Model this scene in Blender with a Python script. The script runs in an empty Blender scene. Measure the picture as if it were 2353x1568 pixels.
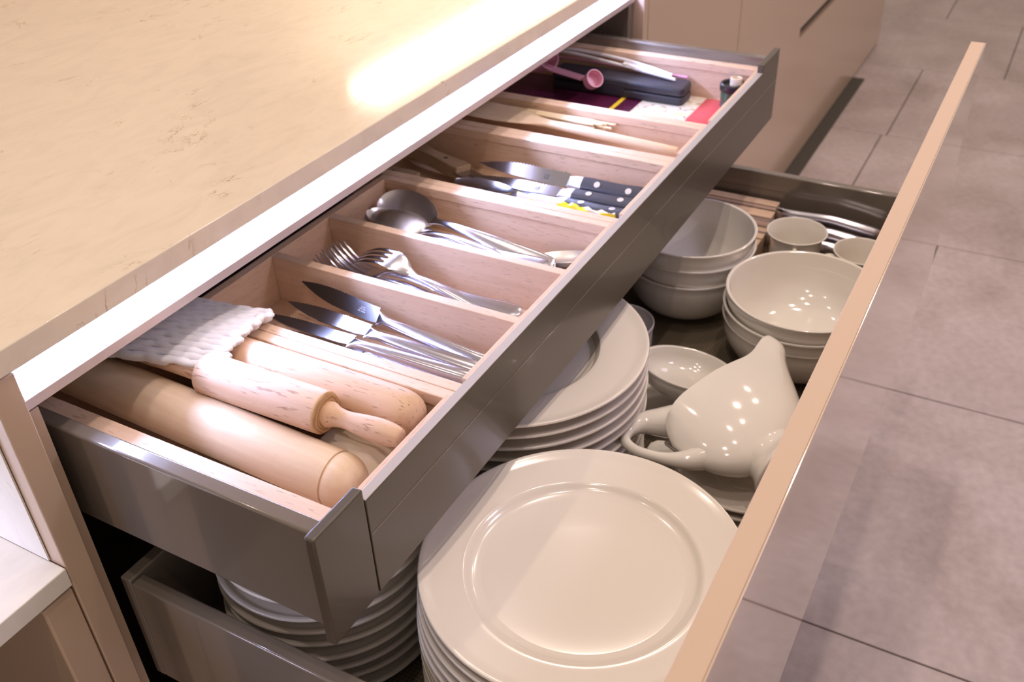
import bpy, bmesh, math, random
from mathutils import Vector, Matrix, Euler
random.seed(7)
SC = bpy.context.scene
COL = SC.collection
FZ = 0.79            # height of the inner drawer's top edge above the floor
PI = math.pi

# ------------------------------------------------------------------ camera
cd = bpy.data.cameras.new('camera')
cam = bpy.data.objects.new('camera', cd); COL.objects.link(cam)
cam.location = (-0.332, -0.358, 0.485 + FZ)
cam.rotation_euler = Euler((0.96334302, 0.03602227, -1.06943414), 'XYZ')
cd.sensor_fit = 'HORIZONTAL'; cd.sensor_width = 36.0
cd.lens = 36.0 * 2205.6 / 2353.0
cd.clip_start = 0.02; cd.clip_end = 60
SC.camera = cam
cd.dof.use_dof = True; cd.dof.focus_distance = 0.80; cd.dof.aperture_fstop = 10.0

# ------------------------------------------------------------------ world and lights
SC.view_settings.view_transform = 'Standard'; SC.view_settings.look = 'None'
SC.view_settings.gamma = 1.0; SC.view_settings.use_curve_mapping = False
SC.view_settings.exposure = 0.0
w = bpy.data.worlds.new('room_light'); SC.world = w; w.use_nodes = True
w.node_tree.nodes['Background'].inputs[0].default_value = (0.95, 0.77, 0.66, 1)
w.node_tree.nodes['Background'].inputs[1].default_value = 0.53

def lamp(name, loc, rot, size, power, col, sizey=None, shape='DISK', spread=180):
    l = bpy.data.lights.new(name, 'AREA'); l.shape = shape if not sizey else 'RECTANGLE'
    l.size = size
    if sizey: l.size_y = sizey
    l.energy = power; l.color = col; l.spread = math.radians(spread)
    o = bpy.data.objects.new(name, l); COL.objects.link(o)
    o.location = (loc[0], loc[1], loc[2] + FZ); o.rotation_euler = rot
    return o
WARM = (1.0, 0.81, 0.68)
for i, x in enumerate((-0.65, -0.10, 0.45, 1.00, 1.55, 2.10, 2.65, 3.20)):
    lamp('ceiling_downlight', (x, 0.0 if i % 2 else -0.26, 1.75), (0, 0, 0), 0.05, 4.2, WARM)
for x in (-0.3, 0.9, 2.1):
    lamp('ceiling_downlight', (x, 0.80, 1.75), (0, 0, 0), 0.06, 2.0, WARM)
lamp('side_shelf_lamp', (-0.40, 0.62, 0.07), (0, math.radians(-22), 0), 0.04, 5.0, (0.60, 0.66, 1.0), sizey=0.6, spread=130)
lamp('floor_side_lamp', (1.3, -1.5, 1.5), (math.radians(28), 0, 0), 0.5, 6.5, (0.80, 0.72, 1.0), spread=120)

# ------------------------------------------------------------------ material helpers
def mat(name, col, rough=0.5, metal=0.0, coat=0.0, spec=0.5, emit=None, es=0.0, trans=0.0, alpha=1.0):
    m = bpy.data.materials.new(name); m.use_nodes = True
    b = m.node_tree.nodes['Principled BSDF']
    b.inputs['Base Color'].default_value = (*col, 1)
    b.inputs['Roughness'].default_value = rough
    b.inputs['Metallic'].default_value = metal
    b.inputs['Coat Weight'].default_value = coat
    b.inputs['Coat Roughness'].default_value = 0.05
    b.inputs['Specular IOR Level'].default_value = spec
    b.inputs['Transmission Weight'].default_value = trans
    b.inputs['Alpha'].default_value = alpha
    if emit:
        b.inputs['Emission Color'].default_value = (*emit, 1)
        b.inputs['Emission Strength'].default_value = es
    return m
class NT:
    def __init__(s, m): s.m = m; s.t = m.node_tree; s.b = s.t.nodes['Principled BSDF']
    def n(s, typ, **k):
        x = s.t.nodes.new(typ)
        for a, v in k.items():
            if a[0] == 'i' and a[1:].isdigit(): x.inputs[int(a[1:])].default_value = v
            else: setattr(x, a, v)
        return x
    def l(s, a, b): s.t.links.new(a, b)
    def coord(s, scale=(1, 1, 1), rot=(0, 0, 0), kind='Object'):
        tc = s.n('ShaderNodeTexCoord'); mp = s.n('ShaderNodeMapping')
        mp.inputs['Scale'].default_value = scale; mp.inputs['Rotation'].default_value = rot
        s.l(tc.outputs[kind], mp.inputs[0]); return mp.outputs[0]
    def noise(s, vec, scale, detail=4, rough=0.5, dist=0.0):
        x = s.n('ShaderNodeTexNoise'); x.inputs['Scale'].default_value = scale
        x.inputs['Detail'].default_value = detail; x.inputs['Roughness'].default_value = rough
        x.inputs['Distortion'].default_value = dist
        s.l(vec, x.inputs['Vector']); return x.outputs[0]
    def ramp(s, fac, stops):
        x = s.n('ShaderNodeValToRGB'); e = x.color_ramp.elements
        while len(e) > 1: e.remove(e[-1])
        e[0].position = stops[0][0]; e[0].color = (*stops[0][1], 1)
        for p, c in stops[1:]:
            q = e.new(p); q.color = (*c, 1)
        s.l(fac, x.inputs[0]); return x.outputs[0]
    def mix(s, fac, a, b, mode='MIX'):
        x = s.n('ShaderNodeMix'); x.data_type = 'RGBA'; x.blend_type = mode
        for sock, v in ((x.inputs[0], fac), (x.inputs[6], a), (x.inputs[7], b)):
            if isinstance(v, (int, float)): sock.default_value = v
            elif isinstance(v, tuple): sock.default_value = (*v, 1)
            else: s.l(v, sock)
        return x.outputs[2]
    def bump(s, h, strength=0.2, dist=0.001):
        x = s.n('ShaderNodeBump'); x.inputs['Strength'].default_value = strength
        x.inputs['Distance'].default_value = dist
        s.l(h, x.inputs['Height']); s.l(x.outputs[0], s.b.inputs['Normal'])
    def col(s, c): s.l(c, s.b.inputs['Base Color'])

def wood(name, light, dark, axis='Y', rough=0.5, fleck=0.6, fscale=1.0, fcol=None):
    """straight grained beech: long soft bands plus short dark flecks along the grain"""
    m = mat(name, light, rough); n = NT(m)
    g = {'X': (1, 14, 14), 'Y': (14, 1, 14), 'Z': (14, 14, 1)}[axis]
    f = {'X': (75, 560, 560), 'Y': (560, 75, 560), 'Z': (560, 560, 75)}[axis]
    v = n.coord(g); a = n.noise(v, 7.0, 5, 0.6, 0.4)
    c = n.ramp(a, [(0.3, dark), (0.5, tuple((p + q) / 2 for p, q in zip(light, dark))), (0.72, light)])
    v2 = n.coord(tuple(q * fscale for q in f)); b = n.noise(v2, 1.0, 2, 0.5)
    k = n.ramp(b, [(0.60, (0, 0, 0)), (0.70, (1, 1, 1))])
    fc = fcol or tuple(q * 0.50 for q in dark)
    mm = n.n('ShaderNodeMath', operation='MULTIPLY'); n.l(k, mm.inputs[0]); mm.inputs[1].default_value = fleck
    c = n.mix(mm.outputs[0], c, fc)
    n.col(c); n.bump(b, 0.12, 0.0004)
    return m
def endgrain(name, light, dark):
    m = mat(name, light, 0.5); n = NT(m)
    v = n.coord((1, 1, 1)); wv = n.n('ShaderNodeTexWave', wave_type='RINGS', rings_direction='Y')
    wv.inputs['Scale'].default_value = 90; wv.inputs['Distortion'].default_value = 3.5; wv.inputs['Detail'].default_value = 3
    n.l(v, wv.inputs['Vector']); n.col(n.ramp(wv.outputs[0], [(0.1, dark), (0.8, light)]))
    return m
def marble(name, base, rough=0.16, coat=0.0):
    m = mat(name, base, rough, coat=coat); n = NT(m)
    v = n.coord((1.0, 2.2, 1), (0, 0, 0.5)); a = n.noise(v, 14.0, 7, 0.65, 1.2)
    c = n.ramp(a, [(0.25, tuple(q * 0.90 for q in base)), (0.55, base), (0.8, tuple(min(1, q * 1.04) for q in base))])
    # thin broken veins: narrow band of a distorted noise, masked by another noise
    v2 = n.coord((1.0, 1.7, 1.0), (0, 0, 0.45)); b = n.noise(v2, 6.5, 6, 0.62, 1.5)
    s1 = n.n('ShaderNodeMath', operation='SUBTRACT'); n.l(b, s1.inputs[0]); s1.inputs[1].default_value = 0.5
    s2 = n.n('ShaderNodeMath', operation='ABSOLUTE'); n.l(s1.outputs[0], s2.inputs[0])
    line = n.ramp(s2.outputs[0], [(0.0, (1, 1, 1)), (0.0040, (0.7, 0.7, 0.7)), (0.0100, (0, 0, 0))])
    k = n.noise(n.coord((1, 1.6, 1)), 13.0, 3, 0.6); kk = n.ramp(k, [(0.55, (0, 0, 0)), (0.68, (0.9, 0.9, 0.9))])
    mm = n.n('ShaderNodeMix'); mm.data_type = 'RGBA'; mm.blend_type = 'MULTIPLY'; mm.inputs[0].default_value = 1
    n.l(line, mm.inputs[6]); n.l(kk, mm.inputs[7])
    c = n.mix(mm.outputs[2], c, (base[0] * 0.48, base[1] * 0.36, base[2] * 0.24))
    n.col(c); return m

M = {}
M['marble'] = marble('beige_marble', (0.755, 0.67, 0.545), 0.11)
M['marble_lit'] = marble('led_lit_marble', (0.80, 0.76, 0.70), 0.25)  # counter marble again, LED whitening put into its base colour
M['tan'] = mat('tan_lacquer', (0.54, 0.395, 0.29), 0.22, coat=0.25)
M['tan_gloss'] = mat('tan_gloss_lacquer', (0.60, 0.47, 0.365), 0.10, coat=1.0)
M['tan_matte'] = mat('tan_edge', (0.57, 0.425, 0.31), 0.55)
M['taupe'] = mat('taupe_gloss_metal', (0.175, 0.148, 0.123), 0.14, coat=0.7)
M['taupe_satin'] = mat('taupe_satin_metal', (0.085, 0.069, 0.050), 0.35, coat=0.1)
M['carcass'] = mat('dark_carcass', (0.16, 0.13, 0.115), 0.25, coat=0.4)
M['alu'] = mat('white_aluminium', (0.70, 0.70, 0.78), 0.25, 0.3)
M['alu_lip'] = mat('pinkish_aluminium', (0.62, 0.54, 0.50), 0.35, 0.3)
M['led'] = mat('led_diffuser', (0.9, 0.9, 1.0), 0.5, emit=(0.47, 0.56, 1.0), es=88)
M['black'] = mat('black_plastic', (0.02, 0.02, 0.022), 0.35)
M['dark_blue'] = mat('dark_film', (0.035, 0.03, 0.05), 0.2)
BL, BD = (0.74, 0.54, 0.39), (0.64, 0.44, 0.30)
M['beech_y'] = wood('beech_grain_y', BL, BD, 'Y', fleck=0.45)
M['beech_x'] = wood('beech_grain_x', BL, BD, 'X', fleck=0.45)
M['beech_rim'] = wood('beech_rim', (0.78, 0.58, 0.43), (0.70, 0.49, 0.34), 'Y', fleck=0.6, fscale=0.8)
M['pin_maple'] = wood('pale_maple', (0.82, 0.655, 0.47), (0.72, 0.53, 0.35), 'Y', fleck=0.08, rough=0.52)
M['pin_beech'] = wood('pin_beech', (0.74, 0.52, 0.36), (0.63, 0.40, 0.25), 'Y', fleck=0.7, fscale=0.75, fcol=(0.30, 0.14, 0.08))
M['pin_end'] = endgrain('pin_end_grain', (0.60, 0.38, 0.20), (0.38, 0.215, 0.10))
M['spoon_wood'] = wood('spatula_wood', (0.80, 0.64, 0.46), (0.70, 0.52, 0.34), 'Y', fleck=0.1)
M['handle_wood'] = wood('old_handle_wood', (0.46, 0.33, 0.20), (0.33, 0.22, 0.13), 'Y', fleck=0.5)
M['bamboo'] = mat('bamboo', (0.82, 0.66, 0.42), 0.5)
M['steel'] = mat('steel', (0.66, 0.645, 0.72), 0.20, 1.0)  # faint violet tint paints in the LED reflection
M['steel_soft'] = mat('steel_brushed', (0.76, 0.73, 0.74), 0.34, 1.0)
M['steel_blade'] = mat('steel_blade', (0.50, 0.49, 0.54), 0.16, 1.0)
M['steel_dark'] = mat('steel_worn', (0.42, 0.39, 0.38), 0.30, 1.0)
M['knife_black'] = mat('knife_handle_black', (0.045, 0.045, 0.06), 0.38)
M['rivet'] = mat('rivet', (0.75, 0.74, 0.76), 0.35, 0.7)
M['china'] = mat('porcelain', (0.80, 0.765, 0.71), 0.09, coat=0.6)
M['china2'] = mat('porcelain_plate', (0.80, 0.745, 0.68), 0.16, coat=0.5)
M['foam'] = mat('foam_white', (0.90, 0.89, 0.93), 0.75)
M['foam'].node_tree.nodes['Principled BSDF'].inputs['Subsurface Weight'].default_value = 0.15
M['foam'].node_tree.nodes['Principled BSDF'].inputs['Subsurface Radius'].default_value = (0.004, 0.004, 0.004)
M['case'] = mat('case_black', (0.028, 0.028, 0.04), 0.42)
M['pink'] = mat('pink_plastic', (0.85, 0.42, 0.56), 0.3, trans=0.2)
M['lip'] = mat('lit_lip_metal', (0.50, 0.47, 0.46), 0.3, 0.2)  # drawer metal made paler, LED light on the lip painted in
M['purple'] = mat('print_purple', (0.10, 0.012, 0.05), 0.25, coat=0.5)
M['red'] = mat('print_red', (0.68, 0.07, 0.09), 0.3, coat=0.5)
M['yellow'] = mat('print_yellow', (0.90, 0.66, 0.04), 0.3)
M['white'] = mat('white_plastic', (0.85, 0.84, 0.86), 0.25)
M['cream'] = mat('cream_plastic', (0.80, 0.70, 0.55), 0.45)
M['blue'] = mat('violet_blue_plastic', (0.11, 0.07, 0.62), 0.3)
M['green'] = mat('dark_green', (0.012, 0.10, 0.045), 0.3, coat=0.5)
M['ink'] = mat('ink', (0.03, 0.03, 0.03), 0.5)
M['etch'] = mat('etched_mark', (0.30, 0.29, 0.31), 0.5, 0.5)
M['grout'] = mat('grout', (0.12, 0.10, 0.095), 0.85)
M['shadow_gap'] = mat('dark_plinth_and_shade', (0.055, 0.048, 0.038), 0.6)  # plinth tone, also used for the painted floor shadow
M['wrap'] = mat('clear_wrap', (0.85, 0.82, 0.78), 0.12, trans=0.0, coat=0.8)
# photo print: blotchy food picture
m = mat('print_photo', (0.8, 0.7, 0.55), 0.25, coat=0.4); n = NT(m)
a = n.noise(n.coord((1, 1, 1)), 70, 3, 0.6, 1.0)
n.col(n.ramp(a, [(0.30, (0.20, 0.14, 0.12)), (0.42, (0.75, 0.62, 0.45)), (0.55, (0.88, 0.86, 0.80)), (0.66, (0.75, 0.66, 0.30)), (0.75, (0.85, 0.80, 0.72))]))
M['photo'] = m
# non slip mat: fine woven dimples
m = mat('mat_taupe', (0.145, 0.115, 0.08), 0.75); n = NT(m)
v = n.coord((330, 330, 330), (0, 0, 0.785)); ck = n.n('ShaderNodeTexChecker'); ck.inputs['Scale'].default_value = 1
ck.inputs[1].default_value = (0.17, 0.135, 0.09, 1); ck.inputs[2].default_value = (0.10, 0.08, 0.055, 1)
n.l(v, ck.inputs[0]); n.col(ck.outputs[0]); n.bump(ck.outputs[1], 0.4, 0.0005)
M['mat'] = m
# cement look floor tile
m = mat('cement_tile', (0.36, 0.29, 0.27), 0.5); n = NT(m)
g = n.n('ShaderNodeNewGeometry'); a_ = n.n('ShaderNodeTexNoise'); a_.inputs['Scale'].default_value = 3.2
a_.inputs['Detail'].default_value = 6; a_.inputs['Roughness'].default_value = 0.6; a_.inputs['Distortion'].default_value = 0.5
n.l(g.outputs['Position'], a_.inputs['Vector'])
b_ = n.n('ShaderNodeTexNoise'); b_.inputs['Scale'].default_value = 55; b_.inputs['Detail'].default_value = 5
n.l(g.outputs['Position'], b_.inputs['Vector'])
c1 = n.ramp(a_.outputs[0], [(0.3, (0.38, 0.305, 0.285)), (0.5, (0.48, 0.40, 0.385)), (0.72, (0.58, 0.50, 0.49))])
c2 = n.ramp(b_.outputs[0], [(0.3, (0.78, 0.78, 0.78)), (0.7, (1.1, 1.1, 1.1))])
n.col(n.mix(0.55, c1, c2, 'MULTIPLY')); n.bump(b_.outputs[0], 0.08, 0.001)
M['tile'] = m

# ------------------------------------------------------------------ object helpers
# All builder coordinates are in the drawer frame: x along the counter, y into the cabinet,
# z = 0 at the inner drawer's top edge.  Top-level objects add FZ.
def tag(o, label=None, cat=None, group=None, kind=None):
    if label: o['label'] = label
    if cat: o['category'] = cat
    if group: o['group'] = group
    if kind: o['kind'] = kind
    return o
def thing(name, label, cat, loc=(0, 0, 0), group=None, rot=None):
    o = bpy.data.objects.new(name, None); COL.objects.link(o); o.empty_display_size = 0.02
    o.location = (loc[0], loc[1], loc[2] + FZ)
    if rot is not None: o.rotation_euler = rot
    o['o3'] = tuple(loc)
    return tag(o, label, cat, group)
def rootof(o):
    while o.parent: o = o.parent
    return o
def obj(name, bm, m, parent=None, origin=None, local=False, smooth=True, angle=35, bevel=0, label=None):
    """link a bmesh given in the drawer frame (or, with local=True, in the parent's own frame)"""
    me = bpy.data.meshes.new(name)
    if parent is not None and not local:
        o3 = rootof(parent)['o3']; bmesh.ops.translate(bm, verts=bm.verts, vec=(-o3[0], -o3[1], -o3[2]))
    if parent is None:
        if origin is None:
            xs = [v.co for v in bm.verts]
            origin = (sum((min(c[i] for c in xs), max(c[i] for c in xs))) / 2 if i < 2 else min(c[i] for c in xs) for i in range(3))
            origin = tuple(origin)
        bmesh.ops.translate(bm, verts=bm.verts, vec=(-origin[0], -origin[1], -origin[2]))
    bmesh.ops.recalc_face_normals(bm, faces=bm.faces)
    bm.to_mesh(me); bm.free()
    for p in me.polygons: p.use_smooth = smooth
    if smooth: me.set_sharp_from_angle(angle=math.radians(angle))
    if m is not None: me.materials.append(M[m] if isinstance(m, str) else m)
    o = bpy.data.objects.new(name, me); COL.objects.link(o)
    if parent is not None: o.parent = parent
    else:
        o.location = (origin[0], origin[1], origin[2] + FZ); o['o3'] = tuple(origin)
    if bevel:
        md = o.modifiers.new('bevel', 'BEVEL'); md.width = bevel; md.segments = 3; md.limit_method = 'ANGLE'
        md.harden_normals = False
    if label: o['label'] = label
    return o
def copy_tree(o, parent=None):
    c = o.copy(); COL.objects.link(c); c.parent = parent
    for ch in [k for k in o.children]: copy_tree(ch, c)
    return c
def box(bm, x0, x1, y0, y1, z0, z1):
    v = [bm.verts.new((x, y, z)) for z in (z0, z1) for y in (y0, y1) for x in (x0, x1)]
    for f in ((0, 1, 3, 2), (4, 6, 7, 5), (0, 4, 5, 1), (2, 3, 7, 6), (0, 2, 6, 4), (1, 5, 7, 3)):
        bm.faces.new([v[i] for i in f])
    return bm
def B(*a):
    bm = bmesh.new()
    for q in (a if isinstance(a[0], tuple) else (a,)): box(bm, *q)
    return bm
def loft(bm, rings, cap=True, closed=True):
    R = [[bm.verts.new(p) for p in r] for r in rings]
    n = len(R[0])
    for a, b in zip(R, R[1:]):
        for i in range(n if closed else n - 1):
            j = (i + 1) % n
            try: bm.faces.new((a[i], a[j], b[j], b[i]))
            except ValueError: pass
    if cap:
        for r in (R[0], R[-1]):
            try: bm.faces.new(r)
            except ValueError: pass
    return bm
def ribbon(bm, st, n=12, e=1.0, sm=3):
    """st: (y, x, z, half width, half thickness[, tilt]) along +Y, elliptical section"""
    if sm > 1:
        P_ = [tuple(q[:5]) for q in st]; st = []
        for i in range(len(P_) - 1):
            a, b, c, d = P_[max(i - 1, 0)], P_[i], P_[i + 1], P_[min(i + 2, len(P_) - 1)]
            for j in range(sm):
                t = j / sm
                v = [0.5 * (2 * q1 + (q2 - q0) * t + (2 * q0 - 5 * q1 + 4 * q2 - q3) * t * t + (3 * q1 - q0 - 3 * q2 + q3) * t ** 3) for q0, q1, q2, q3 in zip(a, b, c, d)]
                v[0] = b[0] + (c[0] - b[0]) * t; v[3] = max(v[3], 0.0003); v[4] = max(v[4], 0.0003); st.append(tuple(v))
        st.append(P_[-1])
    rings = []
    for s in st:
        y, x, z, hw, ht = s[:5]; t = s[5] if len(s) > 5 else 0
        r = []
        for i in range(n):
            a = 2 * PI * i / n; c, q = math.cos(a), math.sin(a)
            px = hw * math.copysign(abs(c) ** e, c); pz = ht * math.copysign(abs(q) ** e, q)
            r.append((x + px * math.cos(t) - pz * math.sin(t), y, z + px * math.sin(t) + pz * math.cos(t)))
        rings.append(r)
    return loft(bm, rings)
def tube(bm, pts, rad, n=12, squash=1.0, cap=True):
    """round tube along 3D points, rad a number or a list"""
    P = [Vector(p) for p in pts]; rings = []; up = Vector((0.123, 0.2, 1)).normalized()
    for i, p in enumerate(P):
        d = (P[min(i + 1, len(P) - 1)] - P[max(i - 1, 0)]).normalized()
        s = d.cross(up)
        if s.length < 1e-3: s = d.cross(Vector((1, 0, 0)))
        s.normalize(); u = s.cross(d).normalized(); up = u
        r = rad[i] if isinstance(rad, (list, tuple)) else rad
        rings.append([tuple(p + s * r * math.cos(2 * PI * k / n) + u * r * squash * math.sin(2 * PI * k / n)) for k in range(n)])
    return loft(bm, rings, cap)
def spline(pts, k=6):
    P = [Vector(p) for p in pts]; out = []
    for i in range(len(P) - 1):
        a = P[max(i - 1, 0)]; b = P[i]; c = P[i + 1]; d = P[min(i + 2, len(P) - 1)]
        for j in range(k):
            t = j / k
            out.append(0.5 * ((2 * b) + (c - a) * t + (2 * a - 5 * b + 4 * c - d) * t * t + (3 * b - a - 3 * c + d) * t ** 3))
    out.append(P[-1]); return [tuple(p) for p in out]
def lathe(bm, prof, c=(0, 0, 0), n=64, axis='Z', flute=None):
    rings = []
    for r, h in prof:
        ring = []
        for i in range(n):
            a = 2 * PI * i / n; rr = max(r, 1e-5)
            if flute and flute[1] < h < flute[2]: rr *= 1 + flute[0] * math.cos(a * flute[3])
            if axis == 'Z': ring.append((c[0] + rr * math.cos(a), c[1] + rr * math.sin(a), c[2] + h))
            else: ring.append((c[0] + rr * math.cos(a), c[1] + h, c[2] + rr * math.sin(a)))
        rings.append(ring)
    loft(bm, rings, cap=False)
    bmesh.ops.remove_doubles(bm, verts=bm.verts, dist=2e-5)
    return bm
def smoothprof(p, k=4): return [(q[0], q[1]) for q in spline([(a, b, 0) for a, b in p], k)]
def prism(bm, pts, z0, z1):
    a = [bm.verts.new((x, y, z0)) for x, y in pts]; b = [bm.verts.new((x, y, z1)) for x, y in pts]
    n = len(pts); bm.faces.new(a); bm.faces.new(b)
    for i in range(n): bm.faces.new((a[i], a[(i + 1) % n], b[(i + 1) % n], b[i]))
    return bm
def place(o, p0, p1, roll=0.0):
    """local +Y runs from p0 (handle end) towards p1, local +Z stays up, then rolled about Y"""
    a = Vector((p0[0], p0[1], p0[2] + FZ)); b = Vector((p1[0], p1[1], p1[2] + FZ))
    y = (b - a).normalized(); x = y.cross(Vector((0, 0, 1))).normalized(); z = x.cross(y)
    m = Matrix((x, y, z)).transposed() @ Matrix.Rotation(roll, 3, 'Y')
    o.rotation_euler = m.to_euler(); o.location = a
    return o
def struct(o): o['kind'] = 'structure'; return o

# ------------------------------------------------------------------ floor of separate tiles
fl = thing('floor', None, None, (2.0, 0.0, -0.80)); struct(fl)
obj('screed', B(-1.2, 8.2, -2.4, 0.9, -0.83, -0.797), 'grout', fl, smooth=False)
TS = 0.683; gap = 0.0035
tile_me = None
rows = [(0.765 + 0.683 * (k - 2), y) for k, y in enumerate((0.0, 0.0, 0.10, -0.235, 0.045, 0.03, -0.25, 0.05, -0.2, 0.1, 0.0, -0.2))]
for xr, yo in rows:
    for k in range(-3, 1):
        x0, y0 = xr + gap / 2, yo + k * TS + gap / 2
        if k == 0 and y0 > 0.3: continue
        if tile_me is None:
            bm = B(0, TS - gap, 0, TS - gap, -0.007, 0)
            t = obj('floor_tile', bm, 'tile', fl, local=True, smooth=False, bevel=0.0012)
            tile_me = t
        else:
            t = tile_me.copy(); COL.objects.link(t); t.parent = fl
        t.location = (x0 - 2.0, y0 - 0.0, -0.79 + 0.80)

# ------------------------------------------------------------------ counter, cabinet, light channel
ct = thing('countertop', 'beige marble countertop slab with fine brown veins above the drawers', 'countertop', (0.6, 0.8, 0.081))
obj('slab', B(-0.045, 2.3, 0.243, 1.35, 0.081, 0.102), 'marble', ct, bevel=0.0012)
obj('end_cladding', B(-0.045, -0.0436, 0.262, 1.35, -0.105, 0.0805), 'marble_lit', ct, smooth=False, label='marble cladding painted LED-white on the counter side')
lw = thing('low_worktop', 'marble low worktop painted LED-white, lit by the lamp at the left edge', 'worktop', (-0.4, 0.6, -0.105))
obj('slab', B(-0.9, -0.0440, 0.243, 1.2, -0.126, -0.106), 'marble_lit', lw, bevel=0.001)
lc = thing('low_cabinet', 'tan low side cabinet under the LED-white painted marble worktop at left', 'cabinet', (-0.06, 0.5, -0.5))
obj('leg_panel', B(-0.0735, -0.0440, 0.246, 0.85, -0.79, -0.131), 'tan', lc, bevel=0.002)
obj('back_panel', B(-0.9, -0.075, 0.80, 0.82, -0.79, -0.13), 'carcass', lc, smooth=False)

kc = thing('drawer_cabinet', 'tan lacquered drawer cabinet holding both open drawers', 'cabinet', (0.6, 0.5, -0.79))
obj('left_stile', B(-0.0428, -0.0205, 0.245, 0.84, -0.72, 0.0790), 'tan', kc, bevel=0.0012)
obj('right_stile', B(1.1905, 1.2110, 0.245, 0.84, -0.72, 0.0800), 'tan', kc, bevel=0.0012)
obj('side_wall', B(-0.0200, -0.0030, 0.264, 0.80, -0.72, 0.028), 'tan', kc, bevel=0.0006)
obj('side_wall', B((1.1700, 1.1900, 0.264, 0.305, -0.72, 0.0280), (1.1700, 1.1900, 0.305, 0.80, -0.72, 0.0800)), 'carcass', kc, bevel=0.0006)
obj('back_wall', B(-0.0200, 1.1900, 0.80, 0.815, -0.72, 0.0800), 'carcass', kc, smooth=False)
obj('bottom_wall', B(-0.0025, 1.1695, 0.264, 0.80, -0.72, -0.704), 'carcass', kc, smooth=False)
obj('plinth', B(-0.03, 1.2, 0.30, 0.80, -0.79, -0.72), 'shadow_gap', kc, smooth=False)
obj('lower_front', B(-0.0190, 1.1895, 0.245, 0.2635, -0.72, -0.372), 'tan', kc, bevel=0.0012)

ch = thing('light_channel', 'glowing white aluminium grip channel under the countertop edge', 'light', (0.6, 0.28, 0.03))
prof = [(0.2625, 0.0335), (0.2625, 0.0405), (0.2650, 0.0425), (0.2675, 0.0425), (0.2775, 0.0395), (0.2900, 0.0440), (0.2990, 0.0540), (0.3010, 0.0660), (0.3010, 0.0800),
        (0.3025, 0.0800), (0.3025, 0.0655), (0.3005, 0.0530), (0.2910, 0.0425), (0.2780, 0.0380), (0.2675, 0.0385), (0.2645, 0.0335)]
bm = bmesh.new(); loft(bm, [[(x, y, z) for y, z in prof] for x in (-0.0200, 1.1898)])
obj('channel', bm, 'alu', ch, angle=25)
obj('lip', B(-0.0190, 1.1895, 0.2612, 0.2624, 0.0315, 0.0405), 'alu_lip', ch, smooth=False, label='pinkish lower lip of the channel')
bm = bmesh.new(); loft(bm, [[(x, 0.2820, 0.0790), (x, 0.2905, 0.0720), (x, 0.2915, 0.0730), (x, 0.2835, 0.0795)] for x in (-0.0190, 1.1880)])
obj('led_strip', bm, 'led', ch, smooth=False, label='lit LED strip under the slab')

# ------------------------------------------------------------------ cabinet row beyond
bc = thing('base_cabinet', 'beige glossy cabinet row continuing beyond the drawers, with a slot grip', 'cabinet', (2.4, 0.5, -0.79))
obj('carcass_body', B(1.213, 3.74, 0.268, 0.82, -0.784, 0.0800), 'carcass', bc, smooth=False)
obj('door', B(1.2145, 1.7575, 0.245, 0.266, -0.783, 0.0800), 'tan', bc, bevel=0.001)
bm = B((1.7615, 2.345, 0.245, 0.266, -0.783, 0.0800), (2.345, 3.40, 0.245, 0.266, -0.783, -0.371), (2.345, 3.40, 0.245, 0.266, -0.337, 0.0800))
obj('drawer_front', bm, 'tan', bc, smooth=False)
obj('grip_recess', B(2.346, 3.40, 0.261, 0.266, -0.3705, -0.3375), 'shadow_gap', bc, smooth=False, label='dark grip slot')
obj('end_panel', B(3.404, 3.74, 0.245, 0.266, -0.783, 0.0800), 'tan', bc, bevel=0.001)
obj('floor_shadow_strip', B(1.213, 3.30, 0.203, 0.2445, -0.7895, -0.785), 'shadow_gap', bc, smooth=False, label='dark strip painted as floor shadow at the foot')  # thin dark box standing in for the shadow band on the floor

# ------------------------------------------------------------------ wall unit with lamp behind (reflected in the counter)
wu = thing('wall_unit', 'pale wall unit above the rear of the counter, lamp strip beneath', 'cabinet', (2.4, 1.3, 0.60))
obj('body', B(1.2, 3.8, 1.12, 1.35, 0.62, 1.20), 'tan', wu, smooth=False)
obj('lamp_strip', B(1.62, 3.60, 1.135, 1.245, 0.606, 0.619), mat('lamp_glow', (1, 1, 1), 0.5, emit=(1.0, 0.90, 0.74), es=17), wu, smooth=False)
struct(obj('wall_back', B(-3.0, 6.0, 1.352, 1.38, -0.79, 2.0), mat('wall_paint', (0.62, 0.50, 0.38), 0.7), smooth=False))

# ------------------------------------------------------------------ inner (cutlery) drawer
idr = thing('cutlery_drawer', 'upper half-open taupe drawer holding cutlery and rolling pins', 'drawer', (0.57, 0.23, -0.11))
def rail(x0, x1, xi, y0, y1, z0, z1):   # hollow box side of the drawer, slightly rounded top edges by bevel
    return B(x0, x1, y0, y1, z0, z1)
obj('side_rail', B(0.0085, 0.0225, 0.0095, 0.49, -0.108, -0.0045), 'taupe', idr, bevel=0.0022)
obj('side_rail', B(1.1185, 1.1325, 0.0095, 0.49, -0.108, -0.0105), 'taupe', idr, bevel=0.0022)
bm = bmesh.new()
pz = [(0.0585, -0.1120), (1.1400, -0.1120), (1.1400, 0.0), (1.0550, 0.0), (1.0550, -0.0130), (0.0585, -0.0130)]
fa = [bm.verts.new((x, 0.0, z)) for x, z in pz]; fb = [bm.verts.new((x, 0.0090, z)) for x, z in pz]
bm.faces.new(fa); bm.faces.new(fb)
for k in range(6): bm.faces.new((fa[k], fa[(k + 1) % 6], fb[(k + 1) % 6], fb[k]))
obj('front_panel', bm, 'taupe_satin', idr, bevel=0.0008)
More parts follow.
